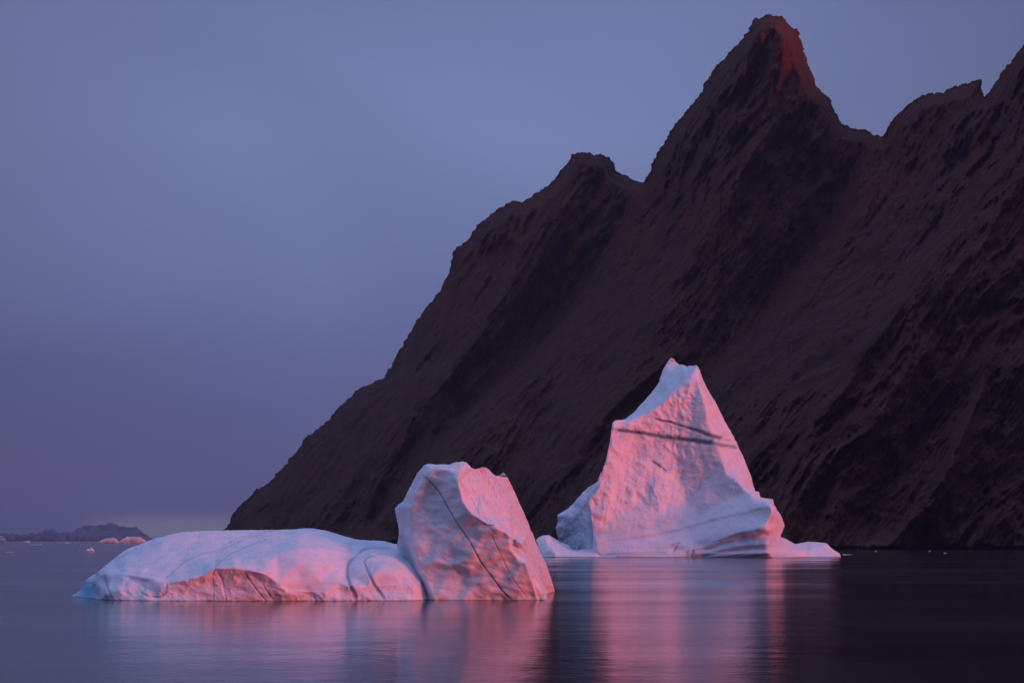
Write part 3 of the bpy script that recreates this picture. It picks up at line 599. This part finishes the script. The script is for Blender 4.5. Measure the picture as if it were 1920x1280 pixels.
# ------------------------------------------------------------------ tower iceberg
D2 = water_D(1044)
def wy2(off): return water_y(D2+off*S2)
tower = empty('iceberg', (60, D2, 0))
tag(tower, 'tall pointed iceberg crossed by two dark bands, below the mountain', 'iceberg')
def tower_body():
    foot = [(1112, -40), (1130, -62), (1160, -76), (1200, -86), (1250, -92), (1296, -96), (1330, -110), (1370, -133), (1410, -155), (1450, -172), (1490, -112), (1520, -46)]
    FL = [(x, wy2(o), o) for x, o in foot]
    O = [FL[0], (1111, 1027, -34), (1112, 1005, -30), (1110, 978, -26), (1107, 955, -22), (1103, 939, -16), (1112, 926, -12), (1121, 912, -8), (1125, 893, -4), (1131, 876, 0), (1137, 860, 6), (1141, 842, 12), (1144, 827, 16), (1146, 808, 22), (1149, 791, 30), (1154, 788, 34), (1173, 785.5, 70), (1181, 779, 90), (1190, 771, 110), (1202, 758, 130), (1216, 742, 150), (1226, 730, 165), (1234, 719, 178), (1238, 708, 190), (1242, 696, 200), (1247, 686, 212), (1252, 678, 222), (1258, 670.5, 230), (1264, 672, 232), (1268, 679, 226), (1273, 683, 216), (1281, 684, 200), (1288, 687, 180), (1295, 685, 160), (1299, 686.5, 150), (1305, 684, 125),
         (1309, 688, 122), (1313, 697, 122), (1318, 712, 122), (1324, 725, 120), (1334, 742, 118), (1344, 758, 114), (1352, 775, 112), (1360, 791, 108), (1371, 810, 104), (1380, 827, 100), (1389, 846, 96), (1397, 863, 90), (1404, 882, 84), (1410, 899, 76), (1413, 912, 68), (1416, 920, 62), (1423, 921.5, 52), (1426, 932, 36), (1436, 934, 22), (1449, 935, 6), (1451, 946, 0), (1456, 954, 4), (1464, 966, 14), (1469, 977, 22), (1471, 986, 30), (1466, 998, 40), (1464, 1006, 40), (1472, 1009, 44), (1479, 1013, 46), (1490, 1019, 44), (1505, 1026, 30), (1518, 1034, 5), (1524, 1042, -22), FL[-1]]
    O += [(x, y+9, o) for x, y, o in reversed(FL)]
    T1 = [(1154, 789.5, 34), (1171, 788, 42), (1184, 785, 46), (1197, 780, 50), (1212, 772, 56), (1226, 763, 60), (1242, 751, 66), (1258, 733, 74), (1275, 719, 84), (1289, 703, 98), (1299, 692, 112), (1305, 684.5, 122)]
    T2 = [(1308, 700, 100), (1312, 719, 78), (1319, 741, 62), (1326, 766, 50), (1329, 790, 42), (1336, 812, 32), (1346, 838, 20), (1356, 863, 8), (1362, 887, -4), (1378, 896, -24), (1392, 908, -36), (1406, 922, -48), (1425, 934, -60)]
    V = [(1275, 760, 70), (1265, 800, 64), (1265, 850, 60), (1275, 900, 50), (1290, 940, 26), (1310, 965, -8)]
    F1 = [(1113, 1012, -40), (1160, 1008, -44), (1210, 1002, -44), (1260, 993, -38), (1310, 980, -34), (1360, 966, -50), (1400, 958, -68), (1449, 946, -92)]
    F2 = [(1114, 1018, -43), (1160, 1014, -47), (1210, 1009, -48), (1260, 1000, -44), (1310, 988, -42), (1360, 974, -57), (1400, 966, -74), (1452, 955, -95)]
    F3 = [(1116, 1030, -52), (1160, 1028, -62), (1210, 1026, -70), (1260, 1022, -76), (1298, 1016, -80), (1341, 1004, -86), (1374, 994, -94), (1410, 985, -102), (1440, 978, -104), (1460, 972, -60)]
    O1 = [(1298, 1030, -96), (1318, 1025, -92), (1341, 1017, -98), (1358, 1009, -102), (1374, 1003, -106), (1390, 998, -110), (1406, 997, -114), (1426, 993, -116), (1438, 995, -112), (1449, 994, -90), (1460, 988, -50), (1470, 985, 20)]
    O2 = [(1304, 1033, -94), (1330, 1027, -88), (1348, 1019, -86), (1376, 1010, -88), (1396, 1006, -90), (1426, 1001, -92), (1446, 1003, -78), (1463, 1002, 20)]
    S_ = [(1310, 1038, -100), (1345, 1033, -105), (1380, 1026, -112), (1410, 1025, -116), (1440, 1021, -120), (1470, 1021, -80), (1495, 1025, -10)]
    S_b = [(1320, 1040.5, -92), (1380, 1030, -92), (1440, 1026, -96), (1480, 1027, -70)]
    S_c = [(1330, 1041, -104), (1390, 1035, -114), (1440, 1033, -124), (1480, 1031, -102), (1510, 1033, -50)]
    lines = [T1, T2, V, F1, F2, F3, O1, O2, S_, S_b, S_c, FL[1:-1]]
    pts = [(1180, 830, 42), (1170, 880, 30), (1150, 930, 2), (1150, 970, -18), (1200, 940, 10), (1220, 880, 38), (1210, 830, 54), (1240, 960, -10), (1300, 962, -6), (1360, 938, -8), (1330, 900, 20), (1305, 850, 42), (1300, 800, 52), (1300, 750, 72), (1200, 975, -22), (1410, 945, -62), (1290, 1020, -84),
           (1264, 700, 170), (1240, 740, 110), (1215, 760, 90), (1280, 690, 160), (1265, 1030, -78), (1285, 1034, -92), (1200, 1036, -80), (1430, 965, -86), (1430, 1012, -102), (1390, 1016, -97)]
    ex = lambda x, y: -62*min(1, max(0, (x-1300)/150))*min(1, max(0, (1478-x)/20))*min(1, max(0, (y-925)/20))
    adj = lambda L_: [(x, y, o+ex(x, y)) for x, y, o in L_]
    O = [p if p in FL or p[1] > 1048 else (p[0], p[1], p[2]+ex(p[0], p[1])) for p in O]; pts = adj(pts)
    lines = [l if l == FL[1:-1] else adj(l) for l in lines]
    bands = [([(1130, 1016), (1160, 1012), (1210, 1006), (1260, 997), (1310, 984), (1360, 970), (1400, 962), (1440, 952)], 2.6, 3.6, 1.5, .12), ([(1152, 805), (1170, 807.5), (1200, 811), (1218, 814), (1240, 818), (1262, 821), (1290, 824), (1315, 828), (1340, 831)], 3.2, 5.4, 2, -1.0),
             ([(1226, 784), (1240, 788), (1255, 790), (1270, 795), (1285, 800), (1297, 804), (1310, 808), (1325, 814), (1340, 818), (1355, 821)], 1.7, 5.0, 2, -1.0),
             ([(1330, 829), (1350, 834), (1370, 836), (1382, 840)], 4.2, 3.2, 1, -.7), ([(1335, 818), (1350, 823), (1372, 826)], 2.4, 1.2, 1, -.35),
             ([(1222, 864), (1236, 873), (1249, 883)], 2.2, 1.4, 4, .3), ([(1130, 1041), (1160, 1037), (1200, 1035), (1250, 1035)], 1.6, 1.2, 1, .25),
             ([(1258, 1022), (1272, 1018), (1262, 1034)], 2.4, 2.2, 2, .3), ([(1300, 1031), (1296, 1043)], 1.4, 1.4, 3, .3)]
    def dl(XY):
        r = np.zeros(len(XY)); t1x = [p[0] for p in T1]; t1y = [p[1] for p in T1]; t2x = [p[0] for p in T2]; t2y = [p[1] for p in T2]
        for i, (x, y) in enumerate(XY):
            yc = np.interp(x, t1x, t1y); low = min(1, max(0, (y-940)/60))
            up = min(1, max(0, (y-yc)/10)) if x < 1306 else 1
            if y < yc and x < 1306: continue
            v = 6*noise.noise(Vector((x/30+y/110, y/80, 1)))+1.9*ridged((x/18+y/140+.3*noise.noise(Vector((x/30, y/30, 0))), y/90, 1), 2, .45)       # flutes
            v += 3.2*ridged((x/34+y/60, y/28-x/50, 7), 3, .5)+.9*fbm((x/7, y/7, 3), 3)
            if y < 850: v += 6*max(0, 1-math.hypot((x-1280)/35, (y-745)/40))*ridged((x/15, y/12, 5), 2)
            v *= (1-low*.85)*(1-.5*min(1, max(0, (x-1260)/80)))
            v += low*2.5*noise.noise(Vector((x/60, y/14, 2)))
            if y > np.interp(x, [1290, 1341, 1400, 1470], [1032, 1018, 998, 988]) and x > 1290:
                v = 2.2*ridged((x/80, (y+x*.16)/7, 3), 2)
            r[i] = -v*up
        return r
    relief('ice_tower', O, lines, pts, D0=D2, spacing=1.5, back=170, jitter=.5, jlen=9, smooth=9, depth_layers=[dl], layers=[('f', 8, .35, (1, 1, 1), 3)],
           bands=bands, blue=[(1385, 1018, 100, 20, .3), (1200, 1039, 80, 4, .25), (1400, 1041, 100, 4, .5), (1260, 1024, 8, 6, .4)], edge=4, seed=31, mat=ICE_TOWER, parent=tower, back_sp=14)
tower_body()
def side_block():
    O = [(1045, 965, 150), (1055, 959, 168), (1066, 953, 182), (1075, 944, 186), (1085, 932, 186), (1095, 921, 180), (1105, 912, 172), (1114, 907, 160), (1121, 902, 146), (1126, 886, 130), (1135, 880, 110), (1150, 900, 80), (1150, 1050, 30), (1108, 1050, 30), (1075, 1050, 96), (1050, 1050, 150), (1047, 1030, 152), (1047, 1011, 152), (1044, 1000, 154), (1042, 988, 154), (1046, 978, 152)]
    C = [(1047, 967, 146), (1060, 965, 122), (1075, 968, 98), (1082, 962, 86), (1088, 957, 78), (1095, 939, 68), (1103, 934, 54), (1120, 910, 40)]
    relief('ice_block', O, [C, [(1103, 960, 44), (1106, 1000, 34), (1108, 1040, 30)]], [(1075, 1000, 104), (1062, 990, 116), (1090, 1010, 62), (1062, 1020, 128)], D0=D2, blue=[(1078, 1002, 44, 44, .4)], spacing=1.6, back=110, jitter=.6, jlen=8, smooth=1,
           layers=[('r', 22, 2.5, (1, 1, 1), 4)], edge=3, seed=41, mat=ICE_TOWER, parent=tower, back_sp=14)
side_block()
def side_floe():
    O = [(1004, 1012, 20), (1010, 1007, 26), (1018, 1003, 30), (1030, 1002.6, 34), (1037, 1007, 34), (1045, 1012, 36), (1057, 1018, 40), (1067, 1021.5, 44), (1073, 1029, 50), (1084, 1030, 50), (1094, 1028, 44), (1109, 1028, 30), (1125, 1029, 10), (1150, 1032, -20), (1170, 1040, -60), (1170, 1052, -70), (1015, 1052, -40), (1013, 1044, -30), (1010, 1030, -6), (1008, 1018, 8)]
    fl = [(x, wy2(o), o) for x, o in ((1016, -40), (1040, -62), (1080, -72), (1120, -78), (1150, -80))]
    relief('ice_shelf', O, [fl, [(1014, 1036, -30), (1040, 1034, -50), (1080, 1036, -50), (1120, 1036, -56)], [(1030, 1004, 24), (1025, 1018, -6), (1024, 1032, -36)]], [(1045, 1024, -14), (1058, 1028, -20)], D0=D2, spacing=1.5, back=60, jitter=.4, jlen=8, smooth=3,
           layers=[('f', 16, 1.2, (1, 1, 1), 3)], edge=3, seed=43, mat=ICE_TOWER, parent=tower, back_sp=10)
    O = [(1440, 1040, 40), (1470, 1022, 60), (1495, 1018.5, 70), (1507, 1016, 74), (1518, 1015, 76), (1535, 1016, 74), (1551, 1018, 66), (1555, 1023, 60), (1560, 1028, 54), (1567, 1033, 46), (1574, 1037, 36), (1576, 1041, 26), (1576, 1052, 26), (1540, 1052, -50), (1440, 1052, -60)]
    fl = [(x, wy2(o), o) for x, o in ((1450, -60), (1480, -58), (1510, -50), (1540, -40), (1565, -10))]
    relief('ice_shelf', O, [fl, [(1551, 1018.5, 60), (1540, 1026, 20), (1520, 1033, -20), (1490, 1036, -50)], [(1500, 1039, -42), (1530, 1039, -30), (1560, 1038, 0)]], [(1510, 1024, 40), (1555, 1034, 14)], D0=D2, spacing=1.5, back=60, jitter=.4, jlen=8, smooth=2,
           layers=[('f', 14, 1.2, (1, 1, 1), 3)], edge=3, seed=44, mat=ICE_TOWER, parent=tower, back_sp=10)
side_floe()

# ------------------------------------------------------------------ small far ice
def small(name, top, yb, label, cat, group, seed, auto=.5, jit=.35):
    """top: silhouette (x, y) left to right, yb: waterline"""
    D = water_D(yb); n = len(top); x0, x1 = top[0][0], top[-1][0]; h = max(.8, .25*(x1-x0))
    O = [(x, y, 0) for x, y in top]+[(x1-.3, yb+1.2, 0), (x0+.3, yb+1.2, 0)]
    o = relief(name, O, D0=D, spacing=max(.5, (x1-x0)/40), back=(x1-x0)*.5, jitter=jit, jlen=4, auto=auto, layers=[('r', max(2.5, (x1-x0)*.28), max(.25, (x1-x0)*.03), (1, 1, 1), 2)], edge=.8, seed=seed, mat=ICE_FAR, back_sp=max(1.2, (x1-x0)/8))
    tag(o, label, cat, group); return o
G1 = 'far icebergs down the fjord'; G2 = 'ice fragments drifting on the water'
small('iceberg', [(183, 1017.8), (190, 1012), (200, 1008.5), (212, 1007.5), (219, 1010), (223, 1017)], 1018.2, 'pale low mound iceberg under the distant hills, left of a rounder one', 'iceberg', G1, 51)
small('iceberg', [(221, 1017.5), (228, 1011), (236, 1006.5), (250, 1005.2), (262, 1006), (270, 1010), (277, 1017)], 1018.3, 'rounded pale iceberg with pink right end under the distant hills', 'iceberg', G1, 52)
small('iceberg', [(-14, 1017), (-10, 1008), (-3, 1003.5), (3, 1004), (8, 1008), (11, 1012), (11.4, 1017)], 1018.6, 'pink steep iceberg cut by the left edge of the picture', 'iceberg', G1, 53, .12)
small('iceberg', [(43, 1016), (46, 1013.5), (51, 1013), (55.5, 1013.3), (56.3, 1017)], 1018.3, 'small pink iceberg just behind a long flat white floe', 'iceberg', G1, 54)
small('ice_floe', [(55, 1022.5), (60, 1020.5), (68, 1020.2), (75, 1020), (78, 1019.3), (80, 1022)], 1023, 'long flat white floe in front of the small pink iceberg', 'ice floe', G2, 55, .3, .2)
small('ice_floe', [(11, 1035.2), (14, 1034), (20, 1034.2), (26, 1034.6), (26.5, 1035.6)], 1036, 'thin white floe nearest the viewer on the far left water', 'ice floe', G2, 56, .3, .15)
small('ice_fragment', [(161, 1031.5), (165, 1028.3), (168, 1028.8), (171, 1026.2), (174, 1026.8), (173.6, 1029.3), (176.5, 1030.5), (179.6, 1033.6)], 1034, 'jagged pink ice chunk alone left of the domed iceberg', 'ice fragment', G2, 57, .6, .5)
small('ice_fragment', [(146, 1029.6), (148, 1028.4), (150.3, 1029.8)], 1030.2, 'tiny grey ice bit just left of the jagged pink chunk', 'ice fragment', G2, 58, .3, .1)
small('ice_floe', [(120, 1017.8), (124, 1016.9), (129.5, 1016.2), (130, 1017.8)], 1018.3, 'thin pale floe far out below the left foot of the hills', 'ice floe', G2, 59, .3, .1)
small('ice_fragment', [(108, 1017.4), (109.3, 1016.3), (110.6, 1017.4)], 1018, 'tiny pale ice speck far out, left of a thin pale floe', 'ice fragment', G2, 60, .3, .1)
small('ice_fragment', [(1, 1029.3), (3, 1028.4), (5.4, 1029.4)], 1029.9, 'tiny faint ice bit above the thin white floe at far left', 'ice fragment', G2, 61, .3, .1)
small('ice_floe', [(1579, 1039.3), (1582, 1037.8), (1588, 1038.6), (1598, 1039.3)], 1039.8, 'small white floe just off the right foot of the tall iceberg', 'ice floe', G2, 62, .3, .15)
small('ice_fragment', [(1640, 1033), (1642, 1031.6), (1644.5, 1033)], 1033.6, 'tiny white ice bit near shore, first to the right of the small floe', 'ice fragment', G2, 63, .3, .1)
small('ice_fragment', [(1740.5, 1032.8), (1742.6, 1031.4), (1745.5, 1032.8)], 1033.4, 'tiny white ice bit close under the dark shore on the right', 'ice fragment', G2, 64, .3, .1)
small('ice_fragment', [(1768.6, 1036.4), (1771, 1035.3), (1775.5, 1036.5)], 1037, 'rightmost tiny ice bit on the dark water', 'ice fragment', G2, 65, .3, .1)

# ------------------------------------------------------------------ haze
def haze():
    x, y0, y1, z0, z1 = WX+200, WY0-200, WY1+200, -50, 860
    v = [(-x, y0, z0), (x, y0, z0), (x, y1, z0), (-x, y1, z0), (-x, y0, z1), (x, y0, z1), (x, y1, z1), (-x, y1, z1)]
    f = [(0, 3, 2, 1), (4, 5, 6, 7), (0, 1, 5, 4), (1, 2, 6, 5), (2, 3, 7, 6), (3, 0, 4, 7)]
    me = bpy.data.meshes.new('haze'); me.from_pydata(v, [], f); o = bpy.data.objects.new('haze', me); COL.objects.link(o)
    m = bpy.data.materials.new('haze_air'); m.use_nodes = True; t = m.node_tree; t.nodes.clear()
    out = t.nodes.new('ShaderNodeOutputMaterial'); pv = t.nodes.new('ShaderNodeVolumePrincipled')
    pv.inputs['Color'].default_value = (.40, .60, .86, 1); pv.inputs['Density'].default_value = 2.7e-5; pv.inputs['Anisotropy'].default_value = 0
    t.links.new(pv.outputs[0], out.inputs['Volume']); me.materials.append(m); tag(o, kind='stuff')
haze()
